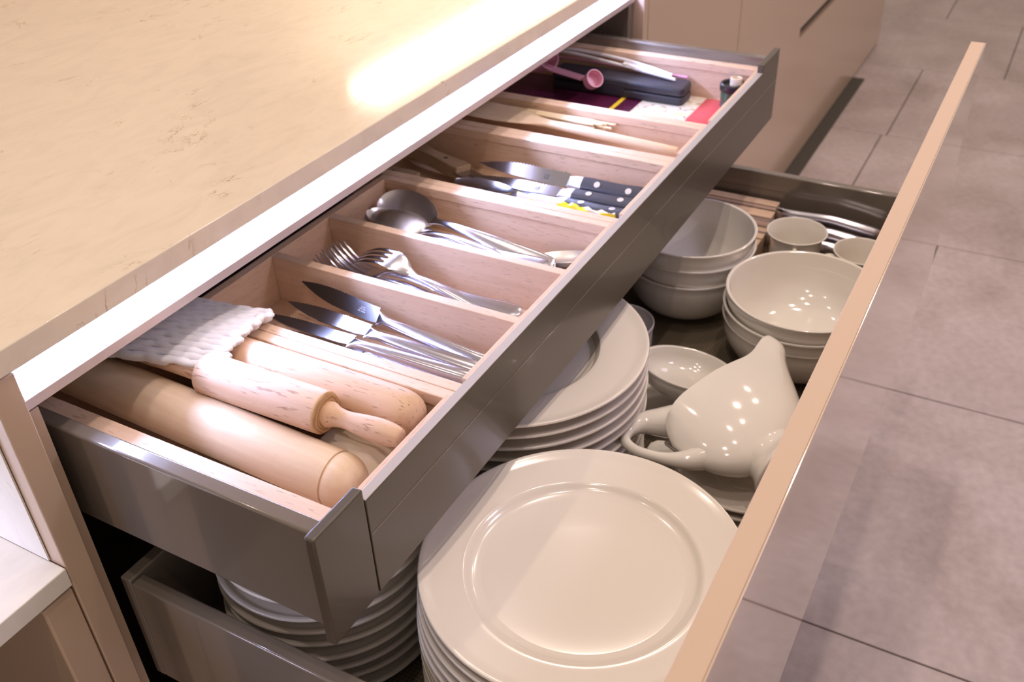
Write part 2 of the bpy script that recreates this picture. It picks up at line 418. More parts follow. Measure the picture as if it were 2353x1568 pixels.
obj('front_groove', B(0.0590, 1.1390, -0.0004, 0.0, -0.0485, -0.0478), 'taupe', idr, smooth=False)
obj('front_lip', B(0.0587, 1.0545, 0.0002, 0.0090, -0.0130, -0.0118), 'lip', idr, bevel=0.0004, label='metal lip painted LED-pale along the drawer front')
obj('front_end', B(0.0, 0.0578, 0.0, 0.0092, -0.1130, 0.0), 'taupe_satin', idr, bevel=0.0018)
obj('bottom', B(0.023, 1.118, 0.0095, 0.48, -0.108, -0.097), 'taupe', idr, smooth=False)
obj('back_panel', B(0.023, 1.118, 0.480, 0.49, -0.097, -0.02), 'taupe', idr, smooth=False)
ZR = -0.0245   # top of wooden rims
ZF = -0.0800   # tray floor
def rimmed(parent, x0, x1, wl, wr, ybk, zf=ZF):
    """a wooden insert: side walls with a broader rim lath on top, front and back wall, base"""
    obj('base', B(x0 + 0.001, x1 - 0.001, 0.0105, ybk, -0.0966, zf), 'beech_y', parent, smooth=False)
    for (a, b, inner) in ((x0, x0 + wl, 1), (x1 - wr, x1, -1)):
        obj('rim_lath', B(a, b, 0.0105, ybk, ZR - 0.012, ZR), 'beech_rim', parent, bevel=0.0009)
        if inner > 0: obj('wall', B(a, b - 0.002, 0.0105, ybk, zf, ZR - 0.0123), 'beech_y', parent, bevel=0.0003)
        else: obj('wall', B(a + 0.002, b, 0.0105, ybk, zf, ZR - 0.0123), 'beech_y', parent, bevel=0.0003)
    obj('front_wall', B(x0 + wl, x1 - wr, 0.0105, 0.0185, zf, -0.0185), 'beech_x', parent, bevel=0.0006)
    obj('back_wall', B(x0 + wl, x1 - wr, ybk - 0.010, ybk, zf, ZR), 'beech_x', parent, bevel=0.0006)
t1 = thing('wooden_tray', 'beech tray at the near end holding three rolling pins', 'tray', (0.12, 0.2, ZF))
rimmed(t1, 0.0230, 0.2135, 0.0275, 0.0125, 0.47, -0.096)
t2 = thing('wooden_tray', 'beech tray with two thin dividers between knives, forks and spoons', 'tray', (0.38, 0.2, ZF))
rimmed(t2, 0.2140, 0.5550, 0.0120, 0.0115, 0.3335)
for xd in (0.3300, 0.4300):
    obj('divider', B(xd, xd + 0.0112, 0.0188, 0.3232, ZF, ZR), 'beech_y', t2, bevel=0.0007)
t3 = thing('wooden_tray', 'beech tray holding black handled knives and a yellow wrapper', 'tray', (0.64, 0.2, ZF))
rimmed(t3, 0.5555, 0.7340, 0.0125, 0.0125, 0.47)
t4 = thing('wooden_tray', 'narrow beech tray holding the wooden spatula and skewers', 'tray', (0.8, 0.2, ZF))
rimmed(t4, 0.7345, 0.8575, 0.0150, 0.0095, 0.47)
t5 = thing('wooden_tray', 'beech tray at the far end holding black case and leaflet', 'tray', (0.98, 0.2, ZF))
rimmed(t5, 0.8580, 1.1180, 0.0100, 0.0180, 0.47)

# dark film bag behind the cutlery tray
bm = bmesh.new()
rings = []
for i in range(30):
    x = 0.225 + i * 0.0109; z = -0.050 + 0.006 * math.sin(i * 1.7) + 0.004 * math.sin(i * 0.6)
    rings.append([(x, 0.345 + 0.006 * math.sin(i * 2.1), -0.094), (x, 0.350 + 0.005 * math.sin(i * 1.3), z), (x, 0.375, z + 0.006 * math.cos(i * 1.1)), (x, 0.42, z - 0.01), (x, 0.44, -0.094)])
loft(bm, rings)
tag(obj('bag', bm, 'dark_blue', angle=20), 'dark plastic film bag behind the cutlery tray under the light', 'bag')

# ------------------------------------------------------------------ rolling pins
p = thing('rolling_pin', 'long pale straight rolling pin with grooved dome end, nearest in the drawer', 'rolling pin', (0.106, 0.2, -0.0845), group='rolling pins')
r0 = 0.0245
prof = [(0.0001, 0.0)] + [(r0 * math.sin(a), 0.022 * (1 - math.cos(a))) for a in [PI / 2 * i / 9 for i in range(1, 10)]] + [(r0, 0.0265)]
prof = smoothprof([(0.0001, 0.0), (0.010, 0.0009), (0.017, 0.0050), (0.0215, 0.0110), (0.0238, 0.0180), (0.0240, 0.0245)], 4)
bm = bmesh.new(); lathe(bm, prof + [(0.0228, 0.0250)], (0, 0, 0), 56, 'Y')
def pin_place(o, yb, back): pass
e1 = bm
obj('dome_end', e1, 'pin_maple', p, local=True, angle=60)
bm = bmesh.new(); lathe(bm, [(0.0226, 0.0252), (0.0226, 0.0262), (0.0243, 0.0264), (0.0246, 0.0275), (0.0247, 0.15), (0.0245, 0.30), (0.0240, 0.40), (0.0001, 0.405)], (0, 0, 0), 56, 'Y')
obj('barrel', bm, 'pin_maple', p, local=True, angle=30)
place(p, (0.1078, 0.0475, -0.0625), (0.1075, 0.3475, -0.0500))
p['o3'] = (0, 0, 0)
# second: turned handles
p = thing('rolling_pin', 'short beech rolling pin with two turned handles in the middle', 'rolling pin', (0.155, 0.2, -0.06), group='rolling pins')
hp = smoothprof([(0.0001, 0.0), (0.0068, 0.0004), (0.0092, 0.0060), (0.0106, 0.0150), (0.0106, 0.0260), (0.0092, 0.0420), (0.0078, 0.0540), (0.0088, 0.0640), (0.0112, 0.0700), (0.0110, 0.0745)], 4)
bm = bmesh.new(); lathe(bm, hp, (0, 0, 0), 40, 'Y'); obj('handle', bm, 'pin_beech', p, local=True, angle=60)
bm = bmesh.new(); lathe(bm, [(0.0001, 0.0742), (0.0170, 0.0742), (0.0191, 0.0765), (0.0193, 0.0780)], (0, 0, 0), 56, 'Y'); obj('barrel_end', bm, 'pin_end', p, local=True, angle=30)
bm = bmesh.new(); lathe(bm, [(0.0193, 0.0780), (0.0193, 0.2060), (0.0186, 0.2075), (0.0001, 0.2075)], (0, 0, 0), 56, 'Y'); obj('barrel', bm, 'pin_beech', p, local=True, angle=30)
hb = [(0.0105, 0.2076), (0.0100, 0.2200), (0.0098, 0.2500), (0.0104, 0.2750), (0.0100, 0.2860), (0.0070, 0.2920), (0.0001, 0.2930)]
bm = bmesh.new(); lathe(bm, smoothprof(hb, 3), (0, 0, 0), 40, 'Y'); obj('handle', bm, 'pin_beech', p, local=True, angle=60)
place(p, (0.1420, 0.0260, -0.0260), (0.1330, 0.3180, -0.0210))
# third: plain round ended
p = thing('rolling_pin', 'plain beech rolling pin with rounded end, beside the knives', 'rolling pin', (0.188, 0.2, -0.09), group='rolling pins')
r3 = 0.0215
prof = smoothprof([(0.0001, 0.0), (0.0070, 0.0010), (0.0140, 0.0050), (0.0188, 0.0130), (0.0210, 0.0250), (r3, 0.040)], 4) + [(r3, 0.33), (0.0001, 0.335)]
bm = bmesh.new(); lathe(bm, prof, (0, 0, 0), 56, 'Y'); obj('barrel', bm, 'pin_beech', p, local=True, angle=50)
place(p, (0.1780, 0.0300, -0.0335), (0.1790, 0.3600, -0.0365))

# things lying under the pins
wp = obj('wrapped_package', loft(bmesh.new(), [[(0.095 + 0.09 * t, 0.022 + 0.002 * math.sin(t * 9), -0.0958), (0.095 + 0.095 * t, 0.030, -0.076 + 0.003 * math.sin(t * 7)), (0.095 + 0.095 * t, 0.065, -0.060 + 0.002 * math.sin(t * 5)), (0.095 + 0.095 * t, 0.115, -0.0590), (0.095 + 0.095 * t, 0.12, -0.0958)] for t in [i / 10 for i in range(11)]]), 'cream', angle=30)
tag(wp, 'cream package in clear wrap lying under the rolling pins', 'package')
g = obj('folder', B(0.052, 0.095, 0.165, 0.238, -0.0958, -0.0880), 'green', bevel=0.002)
tag(g, 'dark green glossy folder under the nearest rolling pin', 'folder')
lf = obj('paper_card', B(0.053, 0.085, 0.240, 0.34, -0.0958, -0.0900), mat('card_grey', (0.55, 0.50, 0.52), 0.4), bevel=0.0005)
tag(lf, 'grey printed paper card under the nearest rolling pin', 'card')

# ------------------------------------------------------------------ white foam net draped over the pins
fn = thing('foam_net', 'folded white foam fruit net lying across the rolling pins', 'packaging', (0.19, 0.29, -0.03))
A0 = Vector((0.1030, 0.3580, 0)); A1 = Vector((0.1400, 0.2160, 0))   # near-left edge: back, front
B0 = Vector((0.2180, 0.3420, 0)); B1 = Vector((0.2330, 0.2330, 0))   # far-right edge: back, front
NS = 15
for layer in range(2):
    for i in range(NS):
        u = (i + (0.5 if layer else 0)) / (NS - 1 + 0.5)
        pts = []
        for k in range(33):
            v = k / 32
            a = A0.lerp(A1, v * (1.0 - 0.05 * layer)); b = B0.lerp(B1, v * (1.0 - 0.05 * layer)); q = a.lerp(b, u)
            ph = PI * (i % 2)
            wob = 0.0010 * math.sin(v * 30 + ph)
            sag = -0.0040 + 0.006 * math.sin(PI * min(1, u * 1.2)) - 0.001 * max(0, 0.25 - u) / 0.25 - 0.004 * max(0, u - 0.8) / 0.2
            z = -0.0080 + sag + 0.0015 * math.sin(v * 4 + u * 3) - 0.0065 * layer + (0.002 if k > 30 else 0)
            pts.append((q.x + wob, q.y + 0.003 * math.sin(i * 2.3) * (v > 0.5) * (k / 32), z))
        rr = [0.0046 + 0.0004 * math.cos(v / 32 * 60 + PI * (i % 2)) for v in range(33)]
        rr[0] = 0.0014; rr[-1] = 0.0024
        obj('foam_strand', tube(bmesh.new(), pts, rr, 8, 0.75), 'foam', fn, angle=70)

# ------------------------------------------------------------------ cutlery
def knife_handle(bm, L=0.136, hw=0.0085, ht=0.0052):
    ribbon(bm, [(0, 0, 0, 0.003, 0.002), (0.002, 0, 0, hw * 0.8, ht * 0.7), (0.008, 0, 0, hw, ht), (L * 0.4, 0, 0, hw * 0.88, ht * 0.95), (L * 0.8, 0, 0, hw * 0.70, ht * 0.85),
                (L * 0.93, 0, 0, hw * 0.58, ht * 0.75), (L, 0, 0, hw * 0.75, ht * 0.5), (L + 0.004, -0.001, 0, hw * 1.05, ht * 0.22)], 16, 0.8)
    return bm
def blade_poly(L, w, y0, teeth, flip=1, tip=0.35):
    """outline of a table-knife blade: straight back at +x, toothed edge at -x, both running to a point"""
    xt = -0.3 * w
    pts = [(0.0045, y0)]
    for t in (0.10, 0.35, 0.55, 0.68, 0.79, 0.88, 0.95, 1.0):
        k = max(0, (t - 0.45) / 0.55) ** 2.0
        pts.append((0.0060 + (xt - 0.0060) * k, y0 + L * t))
    for i in range(teeth):
        t = 1 - (i + 0.5) / teeth
        k = max(0, (t - 0.50) / 0.50) ** 2.2
        x_ = -w + 0.0060 + (xt + w - 0.0060) * k
        amp = 0.0008 if t > 0.30 else 0
        pts += [(x_ + 0.0004, y0 + L * (t + 0.25 / teeth)), (x_ - amp, y0 + L * t)]
    pts += [(-w * 0.75 + 0.004, y0 + 0.002), (-0.0045, y0 - 0.001)]
    return [(x * flip, y) for x, y in pts]
def table_knife(label, p0, p1, roll, flip=1):
    o = thing('table_knife', label, 'knife', (0, 0, 0), group='table knives in the near compartment')
    obj('handle', knife_handle(bmesh.new()), 'steel', o, local=True, angle=60)
    bl = obj('blade', prism(bmesh.new(), blade_poly(0.108, 0.0172, 0.1395, 34, flip), -0.0006, 0.0006), 'steel_blade', o, local=True, smooth=False)
    # stamped maker's marks near the handle: three short rows of tiny strokes
    bm = bmesh.new()
    for r in range(3):
        for c in range(5 - r):
            x = -0.0005 * flip - r * 0.0022 * flip; y = 0.157 + c * 0.0021 + r * 0.0008
            box(bm, x - 0.0007, x + 0.0007, y, y + 0.0013 + 0.0003 * ((c + r) % 2), 0.00061, 0.00068)
    obj('stamp', bm, 'etch', bl, local=True, smooth=False)
    place(o, p0, p1, roll); return o
table_knife('table knife leaning on the first thin divider, blade edge up', (0.2950, 0.0300, -0.0550), (0.3160, 0.2750, -0.0420), math.radians(-52), -1)
table_knife('second table knife with serrated shiny blade, lying above the others', (0.2850, 0.0290, -0.0560), (0.2890, 0.2760, -0.0500), math.radians(-12), -1)
table_knife('table knife nearest the rolling pins with flat serrated blade on top', (0.2650, 0.0270, -0.0500), (0.2530, 0.2640, -0.0420), math.radians(2), -1)
table_knife('table knife mostly buried between the two flat ones', (0.2760, 0.0270, -0.0670), (0.2740, 0.2620, -0.0690), math.radians(8), 1)
table_knife('lowest table knife beside the wide beech rim', (0.2500, 0.0280, -0.0680), (0.2460, 0.2630, -0.0700), math.radians(0), 1)

def fork_obj(label, p0, p1, roll, sc=1.0):
    o = thing('dinner_fork', label, 'fork', (0, 0, 0), group='dinner forks in the middle compartment')
    st = [(0, 0, 0.0, 0.003, 0.001), (0.003, 0, 0.0005, 0.0082, 0.0016), (0.012, 0, 0.0015, 0.0104, 0.0018), (0.04, 0, 0.0042, 0.0086, 0.0018), (0.075, 0, 0.0066, 0.0058, 0.0020),
          (0.10, 0, 0.0066, 0.0040, 0.0022), (0.122, 0, 0.0040, 0.0034, 0.0023), (0.131, 0, 0.0005, 0.0054, 0.0019), (0.138, 0, -0.0035, 0.0098, 0.0013), (0.146, 0, -0.0068, 0.0126, 0.0011), (0.152, 0, -0.0080, 0.0131, 0.0010), (0.155, 0, -0.0082, 0.0130, 0.0008)]
    obj('handle', ribbon(bmesh.new(), st, 12, 0.85), 'steel', o, local=True, angle=60)
    for k in range(4):
        x = -0.0107 + k * 0.00713
        s = [(0.1535, x, -0.0081, 0.0024, 0.0009), (0.165, x, -0.0074, 0.0021, 0.0010), (0.180, x, -0.0032, 0.0019, 0.0010), (0.194, x * 0.98, 0.0048, 0.0015, 0.0009), (0.201, x * 0.97, 0.0095, 0.0006, 0.0005)]
        obj('tine', ribbon(bmesh.new(), s, 8, 0.9), 'steel', o, local=True, angle=60)
    o.scale = (sc, sc, sc); place(o, p0, p1, roll); return o
# four forks nested, tines raised against the back wall
for i, (lab) in enumerate(('topmost of the nested forks, tines raised to the back wall', 'second nested fork from the top, tines at the back', 'third nested fork from the top, tines at the back', 'lowest nested fork, handle beside the near divider', 'nested fork lying closest to the near divider')):
    dx = (-0.002, 0.003, -0.006, 0.004, -0.012)[i]
    fork_obj('dinner fork, ' + lab, (0.3790 + dx, 0.0720 + 0.005 * i, -0.0570 - 0.0038 * i), (0.3940 - 0.0065 * i, 0.2900, -0.0420 - 0.0052 * i), math.radians(8 + 3 * i), 1.09)
fork_obj('dinner fork lying on top with tines over the others, bright', (0.3790, 0.0430, -0.0480), (0.3920, 0.2550, -0.0350), math.radians(172), 1.08)
fork_obj('dinner fork turned the other way, head towards the drawer front', (0.3480, 0.2250, -0.0700), (0.3740, 0.0150, -0.0600), math.radians(-6), 1.03)

def bowl_rings(L, W, d, y0, z0, n=11, rise=0.0):
    rings = []; m = 13
    for i in range(n):
        u = 0.5 - 0.5 * math.cos(PI * (0.04 + 0.92 * i / (n - 1)))
        w_ = W * math.sqrt(max(0.0, 1 - (2 * u - 1) ** 2)) * (0.90 + 0.16 * u)
        dd = d * (w_ / W) ** 1.3
        top = []; bot = []
        for k in range(m):
            v = -1 + 2 * k / (m - 1)
            zz = z0 + rise * u - dd * (1 - v * v)
            top.append((w_ * v, y0 + L * u, zz)); bot.append((w_ * 1.03 * v, y0 + L * u, zz - 0.0012))
        rings.append(top + bot[::-1])
    return rings
def spoon(label, p0, p1, roll, big=1.0, sc=1.25, grp='serving spoons in the far compartment'):
    o = thing('table_spoon', label, 'spoon', (0, 0, 0), group=grp)
    s = big
    st = [(0, 0, 0, 0.003, 0.001), (0.003, 0, 0.0004, 0.0088, 0.0017), (0.012, 0, 0.0010, 0.0108, 0.0019), (0.045, 0, 0.0036, 0.0088, 0.0018), (0.08, 0, 0.0058, 0.0060, 0.0020), (0.108, 0, 0.0060, 0.0042, 0.0023), (0.126, 0, 0.0040, 0.0036, 0.0024), (0.134, 0, 0.0026, 0.0046, 0.0020), (0.139, 0, 0.0018, 0.0065, 0.0012)]
    obj('handle', ribbon(bmesh.new(), st, 12, 0.85), 'steel', o, local=True, angle=60)
    bm = loft(bmesh.new(), bowl_rings(0.068 * s, 0.0215 * s, 0.0105 * s, 0.1345, 0.0030, 15, 0.004))
    obj('bowl', bm, 'steel_soft', o, local=True, angle=60)
    o.scale = (sc, sc, sc); place(o, p0, p1, roll); return o
spoon('table spoon with bright bowl, on top of the pile at the back', (0.4720, 0.0580, -0.0470), (0.4890, 0.3150, -0.0400), math.radians(176), 1.0)
spoon('table spoon with dark bowl tilted beside the bright one', (0.4870, 0.0600, -0.0580), (0.5180, 0.3150, -0.0420), math.radians(-24), 1.0)
for i in range(3):
    spoon('table spoon nested under the bright bowl, %s' % ('just below it', 'second below it', 'lowest of them')[i], (0.4690 - 0.0025 * i, 0.0540, -0.0590 - 0.0035 * i), (0.4840 - 0.0045 * i, 0.3120 + 0.001 * i, -0.0430 - 0.0045 * i), math.radians(10), 1.0)
spoon('table spoon turned round, bowl beside the drawer front', (0.4650, 0.2250, -0.0690), (0.5220, 0.0340, -0.0600), math.radians(-12), 1.0, 1.02)
spoon('second turned-round spoon, bowl against the front wall on the near side', (0.4560, 0.2250, -0.0740), (0.5020, 0.0320, -0.0670), math.radians(-8), 1.0, 1.02)

def steak_knife(label, p0, p1, roll, flip=1):
    o = thing('steak_knife', label, 'knife', (0, 0, 0), group='black handled knives')
    st = [(0, 0, 0, 0.006, 0.004), (0.003, 0, 0, 0.0098, 0.0062), (0.012, 0.0010, 0, 0.0104, 0.0068), (0.045, 0, 0, 0.0092, 0.0066), (0.08, 0.0004, 0, 0.0090, 0.0064), (0.092, 0, 0, 0.0088, 0.0062)]
    hd = obj('handle', ribbon(bmesh.new(), st, 14, 0.6), 'knife_black', o, local=True, angle=50)
    obj('bolster', ribbon(bmesh.new(), [(0.092, 0, 0, 0.0088, 0.0062), (0.100, 0, 0, 0.0082, 0.0056), (0.108, 0, 0, 0.0070, 0.0032), (0.111, 0, 0, 0.0070, 0.0010)], 14, 0.6), 'rivet', o, local=True, angle=50)
    for y in (0.032, 0.072):
        bm = bmesh.new(); lathe(bm, [(0.0001, 0.00705), (0.0038, 0.0070), (0.0038, -0.0070), (0.0001, -0.00705)], (0, y, 0), 20)
        obj('rivet', bm, 'rivet', hd, local=True, angle=40)
    pts = [(0.0085, 0.110), (0.0085, 0.150), (0.0065, 0.195), (0.0030, 0.222), (-0.0005, 0.236)]
    N = 26
    for i in range(N):
        t = 1 - (i + 0.5) / N; y = 0.118 + 0.112 * t; x = -0.0105 + 0.0095 * max(0, (t - 0.45) / 0.55) ** 2
        pts += [(x + 0.0007, y + 0.0015), (x - 0.0008, y)]
    pts += [(-0.0105, 0.112)]
    pts = [(x * flip, y) for x, y in pts]
    bl = obj('blade', prism(bmesh.new(), pts, -0.0007, 0.0007), 'steel_blade', o, local=True, smooth=False)
    # square maker's mark
    obj('stamp', B((-0.0030, 0.0030, 0.137, 0.1382, 0.00072, 0.0008), (-0.0030, 0.0030, 0.1418, 0.1430, 0.00072, 0.0008), (-0.0030, -0.0020, 0.137, 0.143, 0.00072, 0.0008), (0.0020, 0.0030, 0.137, 0.143, 0.00072, 0.0008), (-0.0008, 0.0008, 0.1388, 0.1412, 0.00072, 0.0008)), 'ink', bl, local=True, smooth=False)
    o.scale = (1.12, 1.06, 1.1); place(o, p0, p1, roll); return o
steak_knife('black handled serrated knife, edge up, farthest of the three', (0.6870, 0.0210, -0.0560), (0.6820, 0.2620, -0.0500), math.radians(-34), -1)
steak_knife('black handled serrated knife in the middle, two rivets showing', (0.6600, 0.0210, -0.0570), (0.6540, 0.2620, -0.0570), math.radians(-8), -1)
steak_knife('black handled serrated knife nearest the wrapper', (0.6290, 0.0200, -0.0560), (0.6400, 0.2500, -0.0600), math.radians(2), 1)

def scraper(label, p0, p1, roll):
    o = thing('scraper', label, 'scraper', (0, 0, 0), group='wooden handled scrapers')
    out = [(-0.011, 0.0), (-0.0125, 0.012), (-0.0100, 0.040), (-0.0085, 0.060), (-0.0110, 0.090), (-0.014, 0.115), (-0.012, 0.122), (0.012, 0.122), (0.014, 0.115), (0.011, 0.090), (0.0085, 0.060), (0.0100, 0.040), (0.0125, 0.012), (0.011, 0.0)]
    out = [(x * 1.25, y) for x, y in out]
    hd = obj('handle', prism(bmesh.new(), out, -0.0085, 0.0085), 'handle_wood', o, local=True, bevel=0.0015)
    for y in (0.035, 0.088):
        bm = bmesh.new(); lathe(bm, [(0.0001, 0.0088), (0.0030, 0.0087), (0.0030, -0.0087), (0.0001, -0.0088)], (0, y, 0), 18)
        obj('rivet', bm, 'knife_black', hd, local=True)
    obj('blade', B(-0.016, 0.016, -0.125, 0.004, -0.0006, 0.0006), 'steel_dark', o, local=True, smooth=False)
    place(o, p0, p1, roll); return o
scraper('wooden handled scraper with two dark rivets at the back of the knives', (0.6700, 0.2880, -0.0620), (0.6980, 0.4050, -0.0540), math.radians(10))
scraper('second wooden handled scraper, lower and beside the near rim', (0.6230, 0.3350, -0.0660), (0.6200, 0.4550, -0.0600), math.radians(0))
# shiny short server blade by the rim, yellow wrapper
sb = obj('cake_server', loft(bmesh.new(), bowl_rings(0.085, 0.017, 0.004, 0.178, -0.042, 11)), 'steel_blade', angle=60)
for v in sb.data.vertices: v.co.x += 0.0
sb.location.x = 0.6100
tag(sb, 'rounded steel server blade beside the beech rim and knives', 'server')
bm = bmesh.new(); rings = []
for i in range(24):
    t = i / 23; y = 0.165 - 0.130 * t; x = 0.5960 + 0.003 * math.sin(t * 6)
    hw = 0.010 * (1 - 0.6 * abs(2 * t - 1) ** 3)
    rings.append([(x - hw, y, -0.056 + 0.002 * math.sin(i * 2.2)), (x - hw * 0.3, y, -0.036 + 0.002 * math.sin(i * 1.5)), (x + hw * 0.3, y, -0.035 + 0.002 * math.sin(i * 1.9 + 1)), (x + hw * 0.8, y, -0.046 + 0.002 * math.sin(i)), (x, y, -0.076)])
loft(bm, rings)
m_ = mat('yellow_wrapper', (0.9, 0.8, 0.2), 0.2, coat=0.6); n = NT(m_)
a = n.noise(n.coord((1, 0.35, 1)), 60, 2, 0.5, 0.3); n.col(n.ramp(a, [(0.36, (0.80, 0.83, 0.80)), (0.46, (0.85, 0.85, 0.80)), (0.50, (0.92, 0.74, 0.02)), (0.66, (0.92, 0.76, 0.05)), (0.70, (0.35, 0.60, 0.05))]))
tag(obj('wrapper', bm, m_, angle=25), 'crumpled yellow and white plastic wrapper beside the beech rim', 'wrapper')

# ------------------------------------------------------------------ wooden spatula and skewers
o = thing('wooden_spatula', 'large pale wooden spatula with broad rounded blade', 'spatula', (0, 0, 0))
st = [(0, 0, 0, 0.0055, 0.0040), (0.001, 0, 0, 0.0066, 0.0058), (0.08, 0, 0, 0.0068, 0.0060), (0.15, 0, 0, 0.0072, 0.0056), (0.19, 0, 0, 0.0105, 0.0042), (0.22, 0, 0, 0.020, 0.0030), (0.25, 0, 0, 0.0300, 0.0024), (0.285, 0, 0, 0.0345, 0.0021), (0.315, 0, 0, 0.0330, 0.0019), (0.340, 0, 0, 0.0270, 0.0017), (0.352, 0, 0, 0.018, 0.0014), (0.356, 0, 0, 0.006, 0.0008)]
obj('paddle', ribbon(bmesh.new(), st, 20, 0.85), 'spoon_wood', o, local=True, angle=60)
place(o, (0.8000, 0.0350, -0.0400), (0.7990, 0.3900, -0.0240), math.radians(4))
for i in range(16):
    r_ = random.uniform; a0 = (0.8255 + 0.0036 * (i % 6) + r_(-0.0006, 0.0006), 0.168 + r_(-0.016, 0.022) - (0.012 if i % 3 else 0), -0.0440 + 0.0048 * (i // 6) + 0.0006 * (i % 6))
    a1 = (0.8300 + 0.0022 * (i % 6), 0.375 + r_(-0.01, 0.01), -0.0400 + 0.0036 * (i // 6))
    tag(obj('bamboo_skewer', tube(bmesh.new(), [a0, tuple((p_ + q_) / 2 for p_, q_ in zip(a0, a1)), a1], [0.0019, 0.0019, 0.0012], 8), 'bamboo', angle=50), 'thin pale bamboo skewer in the loose bundle behind the spatula', 'skewer', 'bamboo skewers in the narrow tray')
tag(obj('blue_clip', B(0.795, 0.822, 0.0200, 0.033, -0.070, -0.056), 'blue', bevel=0.002), 'violet blue plastic clip at the end of the spatula handle', 'clip')

# ------------------------------------------------------------------ far compartment
lf = thing('leaflet', 'purple, white and red printed cooking leaflet lying in the far tray', 'leaflet', (0.97, 0.2, ZF))
z = ZF + 0.0005
obj('purple_page', B(0.870, 1.095, 0.185, 0.440, z, z + 0.0012), 'purple', lf, smooth=False)
obj('photo_page', B(0.870, 1.095, 0.095, 0.1845, z, z + 0.0012), 'photo', lf, smooth=False)
rp_ = obj('red_page', B(0.870, 1.095, 0.0190, 0.0945, z, z + 0.0012), 'red', lf, smooth=False)
obj('yellow_band', B(0.870, 1.06, 0.212, 0.219, z + 0.0012, z + 0.0015), 'yellow', lf, smooth=False)
bm = bmesh.new()
for k in range(7):
    y = 0.200 + 0.0; box(bm, 0.885 + k * 0.012, 0.893 + k * 0.012, y, y + 0.005, z + 0.0012, z + 0.0014)
for k in range(9):
    box(bm, 0.885 + k * 0.010, 0.892 + k * 0.010, 0.050, 0.055, z + 0.0012, z + 0.0014)
obj('lettering', bm, 'white', rp_, smooth=False)
for (cx, cy, r) in ((0.945, 0.262, 0.026), (0.955, 0.365, 0.026)):
    bm = bmesh.new(); lathe(bm, [(0.0001, 0.0004), (r, 0.0004), (r, 0)], (cx, cy, z + 0.0012), 40); obj('printed_plate', bm, 'white', lf)
    bm = bmesh.new(); lathe(bm, [(0.0001, 0.0004), (r * 0.72, 0.0004), (r * 0.72, 0)], (cx, cy, z + 0.0015), 40); obj('printed_food', bm, 'photo', lf)
# black case
cs = thing('black_case', 'long black plastic case with rounded end behind the pink scoop', 'case', (1.06, 0.24, ZF + 0.002))
def rbox(x0, x1, y0, y1, z0, z1, r):
    pts = []
    for cx, cy, a0 in ((x1 - r, y1 - r, 0), (x0 + r, y1 - r, 90), (x0 + r, y0 + r, 180), (x1 - r, y0 + r, 270)):
        for k in range(5): a = math.radians(a0 + k * 22.5); pts.append((cx + r * math.cos(a), cy + r * math.sin(a)))
    return prism(bmesh.new(), pts, z0, z1)
obj('bottom_shell', rbox(1.044, 1.090, 0.118, 0.345, ZF + 0.0025, -0.0650, 0.009), 'case', cs, bevel=0.002)
ld = obj('lid', rbox(1.044, 1.090, 0.118, 0.345, -0.0643, -0.0500, 0.009), 'case', cs, bevel=0.004)
obj('catch', B(1.0430, 1.0445, 0.215, 0.255, -0.0740, -0.0560), 'case', ld, bevel=0.0005)
# pink measuring scoop
sc = thing('measuring_scoop', 'translucent pink double ended measuring scoop in front of the black case', 'scoop', (1.03, 0.32, -0.06))
def cup(bm, cx, cy, z0, h, r, t=0.0012, n=36):
    return lathe(bm, [(0.0001, 0.0), (r * 0.92, 0.0), (r, h), (r - t, h), (r * 0.92 - t, t), (0.0001, t)], (cx, cy, z0), n)
def ringmesh(c, r, h, t=0.0013, n=40, bottom=True):
    bm = bmesh.new(); return cup(bm, 0, 0, 0, h, r, t, n)
def tilt(o, loc, e):   # moves a child part inside its thing
    rt = rootof(o)['o3']; o.location = (loc[0] - rt[0], loc[1] - rt[1], loc[2] - rt[2]); o.rotation_euler = e; return o
big = obj('big_cup', ringmesh(0, 0.0215, 0.028), 'pink', sc, local=True, angle=50); tilt(big, (1.050, 0.372, -0.040), Euler((math.radians(60), 0, math.radians(-20))))
sm = obj('small_cup', ringmesh(0, 0.0145, 0.016), 'pink', sc, local=True, angle=50); tilt(sm, (1.026, 0.266, -0.052), Euler((math.radians(55), 0, math.radians(-30))))
bm = bmesh.new(); tube(bm, spline([(1.047, 0.366, -0.044), (1.039, 0.330, -0.047), (1.030, 0.280, -0.050)], 4), [0.0120] * 9, 14, 0.22)
obj('handle', bm, 'pink', sc)
# straws in a film wrapper
for i, (pp, mt, lb) in enumerate((([(1.098, 0.415, -0.034), (1.098, 0.33, -0.030), (1.092, 0.23, -0.034), (1.082, 0.150, -0.044)], 'white', 'white wrapped straw lying over the black case'),
                              ([(1.090, 0.415, -0.032), (1.091, 0.33, -0.034), (1.084, 0.24, -0.040), (1.070, 0.140, -0.046)], 'white', 'second white wrapped straw bent over the case lid'),
                              ([(1.099, 0.400, -0.046), (1.099, 0.30, -0.046), (1.0965, 0.20, -0.048), (1.092, 0.128, -0.048)], 'pink', 'pink straw against the far tray wall'))):
    tag(obj('straw', tube(bmesh.new(), spline(pp, 5), 0.0026, 10), mt, angle=60), lb, 'straw', 'straws')
bm = bmesh.new(); rings = []
for i in range(20):
    t = i / 19; y = 0.235 - 0.085 * t; x = 1.088 - 0.012 * t; z = -0.036 - 0.009 * t
    rings.append([(x - 0.006 - 0.002 * math.sin(i * 2), y, z), (x, y, z + 0.002 * math.sin(i * 3.1)), (x + 0.006, y, z + 0.002), (x, y, z - 0.002)])
loft(bm, rings)
tag(obj('film_wrapper', bm, 'white', angle=20), 'crinkled white film wrapper around the straws on the case', 'wrapper')
